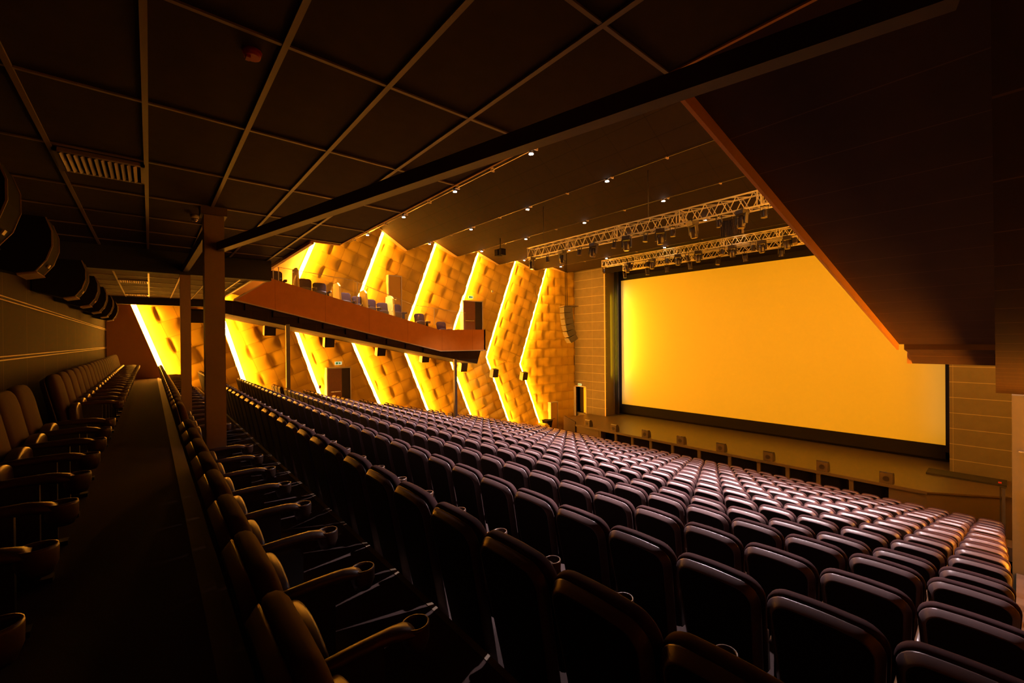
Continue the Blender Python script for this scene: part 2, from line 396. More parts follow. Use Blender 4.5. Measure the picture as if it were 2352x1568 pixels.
for k in range(8):
    if k < 7:
        o = panel(-1, k, 'low'); tag(o, 'padded brick-pattern wall panel, lower slanted band, light strip ' + names8[k] + ' on its left', 'wall panel', 'padded wall panels on the far side wall')
        if k > 1:
            o = panel(-1, k, 'up'); tag(o, 'padded brick-pattern wall panel, upper slanted band, light strip ' + names8[k] + ' on its left', 'wall panel', 'padded wall panels on the far side wall')
    else:
        o = panel(-1, k, 'all'); tag(o, 'tall padded wall panel between the last light strip and the grey stage wall', 'wall panel', 'padded wall panels on the far side wall')
    o = strip(-1, k); tag(o, 'glowing yellow slanted light strip on the far side wall, ' + names8[k], 'light strip', 'light strips on the far side wall')
# the near side wall carries the same run of strips, behind and beside the camera
for k in range(8):
    if k > 2:
        o = strip(1, k); tag(o, 'glowing yellow light strip on the near right side wall, ' + names8[k], 'light strip', 'light strips on the near side wall')
struct(tag(panel(1, 7, 'all', 'trim_40'), None))
for k in range(2, 7):
    struct(panel(1, k, 'up', 'trim_%d' % (40 + k))); struct(panel(1, k, 'low', 'trim_%d' % (50 + k)))

# ---------------------------------------------------------------- low rear ceiling with grid
HC = 1.62
m = MB(); m.prismz([(XL, -1.45), (XR, -1.45), (XR, 2.43), (-7.3, 2.43), (-7.3, 1.98), (XL, 1.98)], HC, HC + 0.12); struct(m.build('ceiling', 'ceil'))
m = MB()
xs = [1.03, -0.17, -1.37, -2.57, -3.77, -5.0, -6.19, -7.2, -8.13, -9.1, -10.2, -11.3, -12.5, -13.7, -14.9, -16.1, -17.3, -18.5, -19.7, -20.9]
ysl = [-0.61, -0.01, 0.58, 1.17, 1.79]
for x in xs: m.box(x - .012, x + .012, -1.25, 2.42 if x > -7.3 else 1.97, HC - 0.012, HC + .01)
for y in ysl: m.box(XL, XR, y - .016, y + .016, HC - 0.014, HC + .01)
struct(m.build('trim_7', 'tbar'))
m = MB(); m.box(-7.3, XR, 2.43, 2.45, HC - 0.012, HC + 0.35); m.box(-7.34, -7.28, 1.98, 2.44, HC - 0.02, HC + 0.3); m.box(-10.3, -7.3, 1.97, 2.03, HC - 0.05, HC + 0.3); struct(m.build('trim_8', 'orangeplain'))
m = MB(); m.box(XL, -10.3, 1.97, 2.03, HC - 0.05, HC + 0.3); struct(m.build('trim_9', 'beam'))
# void above the rear ceiling up to the first high board
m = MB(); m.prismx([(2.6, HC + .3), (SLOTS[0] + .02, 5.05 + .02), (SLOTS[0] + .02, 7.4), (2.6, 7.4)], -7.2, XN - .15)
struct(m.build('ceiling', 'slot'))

# ---------------------------------------------------------------- high sawtooth ceiling
VZ = [5.04, 5.07, 5.12, 4.97, 4.91, 5.05]
PZ = [7.0, 6.5, 6.1, 5.8, 5.6]
m = MB(); m.box(XL - .3, XR + .3, -1.4, 27.5, 7.5, 7.7); struct(m.build('ceiling', 'slot'))
for i in range(5):
    y0, y1 = SLOTS[i] + 0.16, SLOTS[i + 1]
    m = MB(); m.prismx([(y0, PZ[i]), (y1, VZ[i + 1]), (y1, VZ[i + 1] + .10), (y0, PZ[i] + .1)], XL + 0.55, XR - 0.4)
    struct(m.build('ceiling', 'hiceil'))
    m = MB(); m.prismx([(y0, PZ[i] - .02), (y1 + .02, VZ[i + 1] - .02), (y1 + .02, VZ[i + 1] + .10), (y0, PZ[i] + .12)], XL + 0.12, XL + 0.55)
    struct(m.build('trim_%d' % (10 + i), 'boardedge'))
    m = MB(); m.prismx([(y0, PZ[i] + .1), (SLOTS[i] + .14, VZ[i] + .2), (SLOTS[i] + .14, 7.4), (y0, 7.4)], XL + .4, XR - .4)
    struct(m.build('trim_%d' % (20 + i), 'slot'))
m = MB(); m.prismx([(SLOTS[5] + .1, 5.1), (25.1, 5.2), (25.1, 5.4), (SLOTS[5] + .1, 5.4)], XL, XR); struct(m.build('ceiling', 'hiceil'))
# light rails and downlights hanging in the slots
rails = []
for i in range(5):
    m = MB(); y = SLOTS[i] + 0.05
    m.box(XL + .6, XR - .6, y, y + .03, VZ[i] + 0.0, VZ[i] + 0.025)
    o = m.build('lamp_rail', 'rail'); tag(o, 'long metal lamp rail in the %s ceiling slot from the back' % ordn(i + 1), 'lamp rail', 'lamp rails in the ceiling slots')
    x = XL + 1.2
    while x < XR - 1:
        m = MB(); m.box(x, x + .04, y - .03, y + .12, VZ[i] - .02, VZ[i] + .1); x += 1.88
        m.build('rail_bracket', 'boardedge', o)
dl = thing('downlight', 'x', 'downlight')
m = MB().tube((0, 0, 0.0), (0, 0, 0.14), 0.06, 14); dlh = m.build('housing', 'fixture', dl)
m = MB().tube((0, 0, -0.012), (0, 0, 0.002), 0.062, 16); dll = m.build('lens', 'lampglow', dl)
first = True
for i in range(5):
    for j, x in enumerate(LAMPX):
        if first: o = dl; first = False
        else: o = copy_tree(dl, [(dlh, []), (dll, [])])
        o.location = (x, SLOTS[i] + 0.10, VZ[i] - 0.06)
        tag(o, 'small glowing downlight, %s ceiling slot from the back, %s from the far side wall' % (ordn(i + 1), ordn(j + 1)), 'downlight', 'downlights along the ceiling slots')

# ---------------------------------------------------------------- columns and beams
def column(x0, x1, y0, y1, z0, z1, label, cap=True, mm='column'):
    t = thing('support_column', label, 'column', ((x0 + x1) / 2, (y0 + y1) / 2, z0))
    cx, cy_ = (x0 + x1) / 2, (y0 + y1) / 2
    m = MB(); m.box(x0 - cx, x1 - cx, y0 - cy_, y1 - cy_, 0, z1 - z0)
    m.build('shaft', mm, t)
    if cap:
        m = MB(); m.box(x0 - cx - .03, x1 - cx + .03, y0 - cy_ - .03, y1 - cy_ + .03, z1 - z0 - .10, z1 - z0); m.build('cap_plate', 'beam', t)
    return t
column(-6.4, -6.2, 0.5, 0.7, UPPER, HC, 'wide brown square column standing behind the near seats, carrying the slanting beam')
column(-9.78, -9.64, 0.42, 0.57, UPPER, 1.22, 'narrower brown column just left of the wide one, under the cross beam', False)
column(-19.3, -19.16, 4.22, 4.36, -3.0, 0.72, 'thin dark column under the rear part of the far balcony', False, 'steel')
column(-19.3, -19.16, 12.25, 12.4, -5.4, -1.0, 'thin dark column under the stage end of the far balcony', False, 'steel')
m = MB(); m.beam((-6.2, 0.66, 1.15), (-.12, 2.05, 1.15), 0.085, 0.10); tag(m.build('ceiling_beam', 'beam'), 'long slanting steel beam crossing the upper view from the wide column', 'beam')
m = MB()
for x, y in ((-0.95, 1.84), (-0.55, 1.95), (-1.9, 1.63)): m.box(x - .01, x + .01, y - .05, y - .04, 1.10, 1.2)
m = MB(); m.beam((-6.4, 0.56, 1.36), (-9.6, 0.5, 1.33), 0.08, 0.12); tag(m.build('ceiling_beam', 'beam'), 'short beam between the wide column and the dark cross beam', 'beam')
m = MB(); m.box(-9.8, -9.6, -1.25, 1.86, 1.22, HC - .01); tag(m.build('cross_beam', 'slot'), 'deep black cross beam under the low ceiling beside the narrower column', 'beam')
m = MB(); m.box(-20.1, -19.9, -1.25, 1.97, 1.36, HC - .01); tag(m.build('cross_beam', 'slot'), 'black cross beam at the far end above the first light strip', 'beam')
for i, (x, n) in enumerate(((-5.37, 'nearest the camera'), (-14.8, 'in the middle of the low ceiling'), (-18.8, 'farthest from the camera'))):
    v = thing('ceiling_vent', 'slatted ceiling vent ' + n, 'vent', (x, -0.31, HC - 0.03), 0, 'vents in the low ceiling')
    m = MB()
    for a in ((-.29, -.25), (.25, .29)): m.box(a[0], a[1], -.29, .29, 0, 0.03)
    for a in ((-.29, -.26), (.26, .29)): m.box(-.29, .29, a[0], a[1], 0, 0.03)
    m.build('frame', 'tbar', v)
    for q in range(12):
        m = MB(); yy = -.24 + q * .042
        Mx = Matrix.Translation((0, yy, 0.0)) @ Matrix.Rotation(0.7, 4, 'X')
        m.box(-.25, .25, -.015, .015, -.002, .002, Mx); m.build('slat', 'boardedge', v)
m = MB(); m.tube((-2.75, .45, HC), (-2.75, .45, HC - .035), 0.05, 14, 0.04); m.box(-2.77, -2.73, .42, .44, HC - .05, HC - .035)
tag(m.build('smoke_detector', 'red'), 'small reddish detector on the low ceiling above the near rows', 'detector')
t = thing('security_camera', 'small dome camera on the ceiling beside the wide column', 'camera', (-6.75, 0.45, HC))
m = MB(); m.tube((0, 0, 0), (0, 0, -.04), .045, 12); m.build('mount', 'frame', t)
m = MB(); m.loft([[(math.cos(a) * r, math.sin(a) * r, z) for a in [2 * PI * i / 12 for i in range(12)]] for r, z in ((.04, -.04), (.036, -.06), (.02, -.075), (.004, -.08))]); m.build('dome', 'metal', t)

# ---------------------------------------------------------------- far balcony
XB = -19.0
bal = thing('balcony', 'raked side balcony with a plain orange front on the far side wall', 'balcony', (0, 0, 0))
def btop(y): return 2.50 - (y - 3.71) * (1.97 / 7.61)
def bbot(y): return 1.61 - (y - 2.46) * (2.13 / 8.85)
m = MB(); m.prismx([(2.46, 1.61), (3.71, 2.50), (11.32, .53), (11.32, -.52)], XB - 0.10, XB); m.build('front_board', 'orange', bal)
m = MB(); m.prismx([(11.32, .55), (14.17, .58), (14.17, -.54), (11.32, -.52)], XB - 0.10, XB); m.box(XL + .62, XB, 14.07, 14.17, -.54, .58); m.build('end_board', 'orange', bal)
m = MB(); m.prismx([(2.40, 1.58), (2.46, 1.61), (11.32, -.52), (11.32, -.56)], XB - .08, XB + .03); m.prismx([(11.32, -.52), (14.17, -.54), (14.17, -.58), (11.32, -.56)], XB - .08, XB + .03)
m.build('edge_trim', 'boardedge', bal); m = MB(); m.prismx([(2.40, 1.60), (3.68, 2.52), (3.72, 2.50), (2.46, 1.58)], XB - .1, XB + .02); m.build('rear_trim', 'boardedge', bal)
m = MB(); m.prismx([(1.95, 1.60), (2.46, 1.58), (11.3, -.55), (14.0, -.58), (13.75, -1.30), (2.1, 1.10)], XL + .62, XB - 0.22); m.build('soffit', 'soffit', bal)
for i in range(9):
    y0 = 2.8 + i * 0.95; y1 = y0 + .95
    m = MB(); m.box(XL + .62, XB - .1, y0, y1, bbot(y0) - .3, btop(y0) - 0.55 if i else 1.9)
    m.build('tier', 'tier', bal)
m = MB(); m.box(XL + .62, XB - .1, 11.3, 14.07, -.6, -.2); m.build('landing', 'tier', bal)
def glass(pts, label, posts):
    t = thing('glass_balustrade', label, 'balustrade', (0, 0, 0), 0, 'glass balustrade panels on the far balcony')
    (ya, za0, za1), (yb, zb0, zb1) = pts
    m = MB(); m.prismx([(ya, za0), (ya, za1), (yb, zb1), (yb, zb0)], XB - .07, XB - .055); m.build('glass_pane', 'glass', t)
    m = MB(); m.prismx([(ya, za1), (ya, za1 + .02), (yb, zb1 + .02), (yb, zb1)], XB - .075, XB - .05); m.build('top_edge', 'frame', t)
    for y in posts:
        f = (y - ya) / (yb - ya)
        m = MB(); m.box(XB - .075, XB - .05, y - .015, y + .015, za0 + f * (zb0 - za0), za1 + f * (zb1 - za1)); m.build('post', 'frame', t)
glass(((3.75, btop(3.75), 3.0), (6.9, btop(6.9), 2.70)), 'glass balustrade pane at the rear end of the far balcony', [3.76, 3.95])
glass(((6.95, btop(6.95), 2.68), (9.75, btop(9.75), 1.78)), 'glass balustrade pane in the middle of the far balcony', [7.1])
glass(((9.8, btop(9.8), 1.75), (12.9, .60, 1.45)), 'glass balustrade pane near the stage end of the far balcony', [11.0])

# ---------------------------------------------------------------- near (right) balcony above the camera's right
XN = -1.5
nb = thing('balcony', 'raked near side balcony, its dark sloping underside filling the upper right', 'balcony', (0, 0, 0))
m = MB(); m.prismx([(2.60, 1.735), (11.25, -.27), (11.25, .6), (3.8, 2.6), (2.60, 2.3)], XN - 0.03, XN - .0); m.build('front_board', 'orangeplain', nb)
m = MB(); m.box(XN + .0, XN + .07, 12.2, 12.31, -.58, -.25); m.build('end_board', 'orangeplain', nb)
m = MB(); m.prismx([(2.56, 1.85), (11.3, -.16), (11.3, .1), (2.56, 2.2)], XN, XR - .05)
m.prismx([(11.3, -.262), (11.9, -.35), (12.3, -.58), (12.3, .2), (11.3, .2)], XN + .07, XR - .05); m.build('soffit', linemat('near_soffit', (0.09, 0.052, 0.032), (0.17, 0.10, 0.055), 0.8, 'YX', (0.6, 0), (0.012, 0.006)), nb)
m = MB(); vs = []
ZB = lambda y: 1.0 - 0.2 * y
pr = [(-0.03, 1.2), (-0.30, 14.2), (XR - .02, 14.2), (XR - .02, 1.2)]
lo = [(x, y, ZB(y) if y < 8 else (-1.27 if y > 14 else ZB(y))) for x, y in pr]; hi = [(x, y, min(1.6, 2.3 - .23 * y)) for x, y in pr]
m.add(lo + hi, [(3, 2, 1, 0), (4, 5, 6, 7), (0, 1, 5, 4), (1, 2, 6, 5), (2, 3, 7, 6), (3, 0, 4, 7)])
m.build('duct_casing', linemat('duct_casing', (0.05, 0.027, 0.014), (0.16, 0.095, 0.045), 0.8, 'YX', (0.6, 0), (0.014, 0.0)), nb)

# ---------------------------------------------------------------- stage end of the hall
def wallpiece(name, boxes, mm):
    m = MB()
    for b in boxes: m.box(*b)
    return struct(m.build(name, mm))
wallpiece('wall_stage', [(XL, -22.2, 25.1, 25.4, -7.2, 5.4), (-22.2, -21.0, 25.1, 25.4, -3.6, 5.4), (-21.0, -19.3, 25.1, 25.4, -7.2, 5.4), (-22.2, -21.0, 25.1, 25.4, -7.2, -5.62)], 'grey')
wallpiece('wall_stage', [(-1.8, XR, 25.1, 25.4, -7.2, 5.4)], 'grey')
m = MB(); m.box(-19.3, -19.2, 25.1, 25.12, -5.6, 5.2); struct(m.build('trim_30', 'boardedge'))
m = MB(); m.box(-19.5, -19.3, 25.4, 26.6, -5.6, 5.4); m.box(-1.8, -1.6, 25.4, 26.9, -5.6, 5.4); struct(m.build('trim_31', 'stagefront'))
m = MB(); m.box(-19.3, -1.8, 25.15, 25.3, 4.75, 5.4); struct(m.build('trim_32', 'black'))
m = MB(); m.box(-23, 3, 26.95, 27.1, -7, 7.5); struct(m.build('wall_backstage', 'black'))
m = MB(); m.prismz([(-20.8, 25.1), (-20.8, 22.4), (-18.7, 21.25), (-2.1, 21.25), (-.26, 22.6), (XR, 22.6), (XR, 25.1), (-1.8, 25.1), (-1.8, 26.95), (-19.3, 26.95), (-19.3, 25.1)], -5.66, -5.6)
struct(m.build('floor_stage', 'stagefloor'))
m = MB(); m.prismz([(-20.75, 24.9), (-20.75, 22.45), (-18.65, 21.3), (-16.85, 21.3), (-16.85, 22.2), (-18, 24.9)], -7.2, -5.66)
m.prismz([(-3.15, 21.3), (-2.12, 21.3), (-.3, 22.65), (XR, 22.65), (XR, 25), (-3.15, 25)], -7.2, -5.66)
struct(m.build('wall_stage_front', 'stagefront'))
m = MB(); m.box(-16.85, -3.15, 22.0, 22.1, -7.2, -5.66); struct(m.build('wall_stage_recess', 'black'))
m = MB(); m.box(-18.7, -2.1, 21.22, 21.27, -5.70, -5.585); struct(m.build('trim_33', 'stagefront'))
for i, x in enumerate((-16.78, -15.61, -14.45, -13.26, -11.95, -10.5, -8.99, -7.69, -6.53, -5.39, -4.29)):
    m = MB(); m.box(-.07, .07, -.05, .05, 0, 1.42); m.box(-.09, .09, -.07, .07, 1.36, 1.42)
    o = m.build('stage_post', 'stagefront'); o.location = (x, 21.36, -7.1)
    tag(o, 'short upright post under the stage lip, %s from the left' % ordn(i + 1), 'post', 'posts along the stage front')
m = MB(); m.box(-22.2, -18.95, 22.55, 22.65, -7.0, -5.05)
m = MB(); m.prismz([(-20.85, 22.40), (-18.75, 21.24), (-18.72, 21.30), (-20.8, 22.47)], -7.0, -5.42); tag(m.build('low_partition', 'tier'), 'low grey-brown partition at the left end of the stage front', 'partition')
m = MB(); m.box(-2.4, -.25, 24.0, 24.9, -5.6, -5.53); tag(m.build('stage_platform', 'slot'), 'low dark platform on the right wing of the stage', 'platform')
# screen
sc = thing('projection_screen', 'huge glowing yellow projection screen filling the stage opening', 'screen', (-10.52, 26.8, -4.84))
m = MB(); m.box(-8.48, 8.48, -.02, .02, 0, 9.14); m.build('screen_surface', 'screen', sc)
m = MB(); m.box(-8.78, -8.48, -.05, .06, -.3, 9.5); m.box(8.48, 8.70, -.05, .06, -.3, 9.5); m.box(-8.48, 8.48, -.05, .06, 9.14, 9.5); m.box(-8.48, 8.48, -.05, .06, -.62, 0); m.build('black_border', 'black', sc)
def drape(x0, x1, y, z0, z1, label, mm='drape', amp=.05, n=7):
    m = MB(); pts = []
    N = n * 8
    for i in range(N + 1):
        t = i / N; pts.append((x0 + (x1 - x0) * t, y + math.sin(t * n * 2 * PI) * amp))
    for i in range(N):
        (a, b), (c, d) = pts[i], pts[i + 1]
        m.add([(a, b, z0), (c, d, z0), (c, d, z1), (a, b, z1), (a, b + .012, z0), (c, d + .012, z0), (c, d + .012, z1), (a, b + .012, z1)], [(0, 1, 2, 3), (7, 6, 5, 4)], True)
    return tag(m.build('curtain', mm), label, 'curtain')
drape(-19.28, -18.95, 26.35, -5.59, 5.2, 'dark hanging curtain at the left edge of the screen', n=5)
# stage door in the grey wall
t = thing('stage_door', 'dark stage door standing open in the left grey wall', 'door', (-21.6, 25.1, -5.6))
m = MB(); m.box(-.6, -.54, -.03, .02, 0, 2.02); m.box(.54, .6, -.03, .02, 0, 2.02); m.box(-.6, .6, -.03, .02, 1.96, 2.02); m.build('door_frame', 'frame', t)
m = MB(); m.box(-.36, .28, .35, .39, 0, 1.95); m.build('door_leaf', 'doordark', t)
m = MB(); m.box(.24, .28, .30, .35, .9, .92); m.box(.14, .28, .28, .31, .9, .93); m.build('door_handle', 'metal', t)
m = MB(); m.box(-22.4, -20.8, 26.0, 26.1, -5.6, -3.4); struct(m.build('wall_side_room', 'doordark'))
m = MB(); m.box(-21.32, -21.04, 25.16, 25.22, -5.58, -3.68); tag(m.build('yellow_panel', 'yellow'), 'bright yellow upright board just inside the stage door', 'board')
drape(-22.18, -21.95, 24.98, -5.9, -3.65, 'white hanging cloth at the left jamb of the stage door', 'white', .03, 3)
def exitsign(x, y, z, label, rz=0):
    t = thing('exit_sign', label, 'sign', (x, y, z), rz, 'lit exit signs')
    m = MB(); m.box(-.17, .17, -.03, .0, 0, .16); m.build('sign_face', 'sign', t)
    m = MB(); m.box(-.13, -.02, -.036, -.03, .03, .13); m.box(.02, .05, -.036, -.03, .03, .13)
    m.prismy([(.05, .035), (.13, .08), (.05, .125)], -.036, -.03); m.build('sign_pictogram', 'signgreen', t)
    return t
exitsign(-21.6, 25.06, -3.55, 'small lit exit sign over the open stage door')
# grey wall rail and right door
t = thing('glass_rail', 'tall pale upright rail beside the right end of the stage', 'rail', (-.28, 21.0, -6.9))
m = MB(); m.box(-.04, .03, -.03, .03, 0, 1.95); m.build('upright', 'metal', t)
m = MB(); m.box(-.09, -.06, -.02, .02, 0, 1.98); m.box(-.09, .05, -.02, .02, 1.96, 2.0); m.build('side_bar', 'steel', t)
m = MB(); m.box(-.08, XR - .5, 15.6, 16.0, -6.6, -1.43); struct(m.build('wall_exit_passage', mat('passage_wall', (0.075, 0.058, 0.03), 0.5, noise=.1, nscale=6)))
m = MB(); m.box(0.02, 0.10, 15.53, 15.58, -2.75, -2.72); m.box(0.04, 0.055, 15.55, 15.6, -2.75, -2.72); tag(m.build('door_handle', 'metal'), 'small bright handle on the pale passage wall at the right edge', 'handle')
m = MB(); m.tube((-.42, 24.2, -5.6), (-.42, 24.2, -5.48), .045, 10); tag(m.build('floor_beacon', 'red'), 'small red marker standing at the foot of the right grey wall', 'marker')
m = MB(); m.box(-.17, -.09, 9.30, 9.38, FLO[5] + .0, FLO[5] + .05); m.tube((-.16, 9.3, FLO[5] + .03), (-.02, 9.36, FLO[5] + .06), .02, 6)
tag(m.build('bottle', 'green'), 'small bright green bottle lying at the right end of a seat row', 'bottle')

# ---------------------------------------------------------------- doors on the far side wall
def walldoor(y0, y1, z0, z1, label, leaf, open_=0.0, name='door'):
    t = thing(name, label, 'door', (XL + .40, (y0 + y1) / 2, z0)); h = z1 - z0; w2 = (y1 - y0) / 2; s = .0
    m = MB(); m.box(-.35, .10, -w2 - .06, -w2, 0, h + .06); m.box(-.35, .10, w2, w2 + .06, 0, h + .06); m.box(-.35, .10, -w2, w2, h, h + .06); m.build('door_frame', 'frame', t)
    m = MB(); m.box(-.02, .06, -w2, w2 - (w2 * .75 if open_ else 0), 0, h); m.build('door_leaf', leaf, t)
    if open_:
        m = MB(); m.box(-.3, .05, w2 - w2 * .75, w2, 0, h); m.build('dark_passage', 'doordark', t)
    m = MB(); m.box(.06, .10, -w2 + .12, w2 * .1, h * .42, h * .42 + .04); m.build('push_bar', 'metal', t)
    return t
walldoor(6.73, 7.82, -3.4, -1.36, 'brown exit door under the far balcony, half open', 'doorwood', 1)
exitsign(XL + .44, 7.25, -1.18, 'small lit exit sign over the brown door under the far balcony', PI / 2)
m = MB(); m.box(XL + .4, XL + .5, 6.30, 6.40, -2.3, -2.15); tag(m.build('fire_call_point', 'red'), 'small red call point left of the brown exit door', 'call point')
walldoor(10.0, 10.68, 1.3, 3.55, 'orange-brown door with a pale frame at the back of the far balcony', 'padplain')
walldoor(14.85, 16.25, 0.3, 2.43, 'wide dark doorway beyond the stage end of the far balcony', 'doorwood', 1)
m = MB(); m.box(XL + .5, XL + .56, 17.0, 17.12, 3.1, 3.22); tag(m.build('wall_sensor', 'white'), 'tiny white sensor on the upper padded wall right of the wide doorway', 'sensor')
exitsign(XL + .44, 15.4, 2.62, 'small lit exit sign over the wide upper doorway', PI / 2)
walldoor(22.45, 23.1, -6.75, -4.68, 'narrow orange service door in the wall beside the stage', 'padplain')
# ---------------------------------------------------------------- cart beside the stage
t = thing('cleaning_cart', 'yellow cleaning cart with a black bag at the foot of the last light strip', 'cart', (-21.6, 21.2, -6.75))
m = MB(); m.box(-.35, .35, -.28, .28, .15, .85); m.build('cart_body', 'yellow', t)
m = MB()
ring = [(a, .30 + .04 * math.sin(5 * a)) for a in [2 * PI * i / 20 for i in range(20)]]
m.loft([[(math.cos(a) * r * s_ + .1, math.sin(a) * r * s_ + .25, z) for a, r in ring] for z, s_ in ((.2, .8), (.7, 1.0), (1.0, 1.15), (1.05, 1.25), (1.0, .9), (.95, .3))]); m.build('refuse_bag', 'black', t)
m = MB(); m.tube((-.35, -.3, 1.0), (-.35, .3, 1.0), .02); m.tube((-.35, -.3, .8), (-.35, -.3, 1.0), .02); m.tube((-.35, .3, .8), (-.35, .3, 1.0), .02); m.build('handle', 'metal', t)
for sx in (-.28, .28):
    for s2 in (-.22, .22):
        m = MB(); m.tube((sx, s2 - .03, .08), (sx, s2 + .03, .08), .08, 12); m.build('wheel', 'plastic', t)

# ---------------------------------------------------------------- loudspeakers
for i, (y, z) in enumerate(((1.5, 1.1), (4.12, .57), (6.68, .0), (9.3, -.5), (11.9, -.95), (14.5, -1.62), (16.9, -2.13), (19.45, -2.47))):
    t = thing('wall_speaker', 'small black box loudspeaker on a bracket, far side wall, %s from the back' % ordn(i + 1), 'loudspeaker', (XL + .85, y, z), 0, 'box loudspeakers along the far side wall')
    Mx = Matrix.Rotation(math.radians(12), 4, 'Y')
    m = MB(); m.box(-.16, .16, -.22, .22, -.26, .26, Mx); m.build('cabinet', 'cab', t)
    m = MB(); m.box(.16, .18, -.20, .20, -.24, .24, Mx); m.build('grille', 'grille', t)
    m = MB(); m.box(-.17, .17, -.235, -.222, -.27, .27, Mx); m.build('side_edge', 'boardedge', t)
    m = MB(); m.beam((-.16, 0, .0), (-.75, 0, .05), .04, .04); m.box(-.78, -.74, -.06, .06, -.08, .16); m.build('bracket', 'steel', t)
# curved ones high on the back wall
for i, x in enumerate((-2.75, -4.45, -6.16, -8.96, -10.85, -12.8, -14.9, -17.0)):
    t = thing('surround_speaker', 'black curved-front loudspeaker high on the back wall, %s from the camera' % ordn(i + 1), 'loudspeaker', (x, -1.235, .66), 0, 'curved loudspeakers on the back wall')
    prof = [(.0, .08), (.30, .0), (.42, .03), (.49, .14), (.53, .28), (.53, .42), (.49, .55), (.0, .55)]
    m = MB(); m.prismx([(y, z) for y, z in prof], -.19, .19); m.build('cabinet', 'cab', t)
    fr = prof[1:7]
    for xx in (-.196, .19):
        m = MB()
        inn = [(a - .006, b + .0) for a, b in fr[::-1]]
        m.prismx([(a + .006, b) for a, b in fr] + inn, xx, xx + .006)
        m.build('edge_trim', 'cabedge', t)
    m = MB(); m.prismx([(.30, -.005), (.43, .025), (.435, .012), (.305, -.02)], -.2, .2); m.build('lower_lip', 'cabedge', t)
    m = MB(); m.prismx([(.47, .09), (.485, .12), (.495, .115), (.48, .085)], -.03, .03); m.build('badge', 'cabedge', t)
# line array hung beside the stage
t = thing('line_array', 'hanging black line-array loudspeaker stack left of the stage', 'loudspeaker', (-17.6, 19.3, 1.95))
Rz = Matrix.Rotation(math.radians(-25), 4, 'Z')
m = MB(); m.box(-.45, .45, -.35, .55, 0, .06, Rz); m.build('rigging_frame', 'steel', t)
z = 0.0; ang = 0.0; yy = 0.0
for k in range(6):
    ang += math.radians(2 + k * 1.2)
    Mx = Rz @ Matrix.Translation((0, -yy, z)) @ Matrix.Rotation(ang, 4, 'X')
    c = MB(); c.box(-.36, .36, -.32, .20, -.335, -.01, Mx); c.build('cabinet', 'plastic', t)
    c = MB(); c.box(-.34, .34, -.335, -.32, -.31, -.03, Mx); c.build('grille', 'grille', t)
    z -= .345; yy -= .345 * math.sin(ang) * .7
for q in (0, -.12):
    m = MB(); m.tube((q, 0, .06), (q, 0, 3.45), .018, 6); m.build('hanging_cable', 'black', t)
# small fills along the stage lip
for i, x in enumerate((-17.77, -15.74, -13.6, -11.49, -9.41, -7.29, -5.25, -3.22)):
    t = thing('stage_fill_speaker', 'small square fill loudspeaker on the stage lip, %s from the left' % ordn(i + 1), 'loudspeaker', (x, 21.45, -5.6), 0, 'fill loudspeakers along the stage lip')
    m = MB()
    arc = [(-.16 + .0, 0), (.16, 0), (.16, .12), (.12, .3), (.02, .42), (-.12, .44), (-.16, .40)]
    m.prismx(arc, -.2, .2); m.build('cabinet', 'fixture', t)
    m = MB(); m.box(-.19, .19, -.175, -.16, .03, .39); m.build('grille', 'stagefront', t)
    m = MB(); m.tube((0, -.185, .2), (0, -.175, .2), .10, 14); m.build('badge', 'fixture', t)

# ---------------------------------------------------------------- trusses and stage lamps
def truss(x0, x1, y, z0, h, d, label, bays):
    t = thing('lighting_truss', label, 'truss', (x0, y, z0))
    L = x1 - x0; m = MB()
    for yy in (-d / 2, d / 2):
        for zz in (0, h): m.tube((0, yy, zz), (L, yy, zz), .024, 6)
    m.build('chords', 'truss', t)
    m = MB(); n = bays
    for i in range(n):
        a, b = L * i / n, L * (i + 1) / n; c = (a + b) / 2
        for yy in (-d / 2, d / 2): m.tube((a, yy, 0), (c, yy, h), .014, 5); m.tube((c, yy, h), (b, yy, 0), .014, 5)
        for zz in (0, h): m.tube((a, -d / 2, zz), (b, d / 2, zz), .012, 5)
    m.build('web_bars', 'truss', t)
    for i in range(0, 6):
        x = L * i / 5
        m = MB()
        for q in ((x - .05), (x + .05)):
            qq = min(max(q, .02), L - .02)
            m.tube((qq, -d / 2, 0), (qq, -d / 2, h), .02, 5); m.tube((qq, d / 2, 0), (qq, d / 2, h), .02, 5); m.tube((qq, -d / 2, 0), (qq, d / 2, 0), .02, 5); m.tube((qq, -d / 2, h), (qq, d / 2, h), .02, 5)
        m.build('end_frame', 'truss', t)
    for f in (.07, .5, .93):
        m = MB(); m.tube((L * f, 0, h), (L * f, 0, (5.74 if y < 14 else 5.54 if y < 22 else 5.40) - z0), .015, 5); m.tube((L * f, -d / 2, h), (L * f, d / 2, h), .02, 5)
        m.build('hanging_cable', 'steel', t)
    return t
truss(-14.0, -2.2, 13.0, 3.62, .42, .42, 'silver lighting truss, the one nearer the camera', 26)
truss(-16.55, -4.4, 21.5, 4.46, .36, .36, 'silver lighting truss just in front of the stage opening', 30)
truss(-15.6, -4.8, 22.3, 4.18, .32, .3, 'lower short lighting truss behind the stage-side truss', 24)
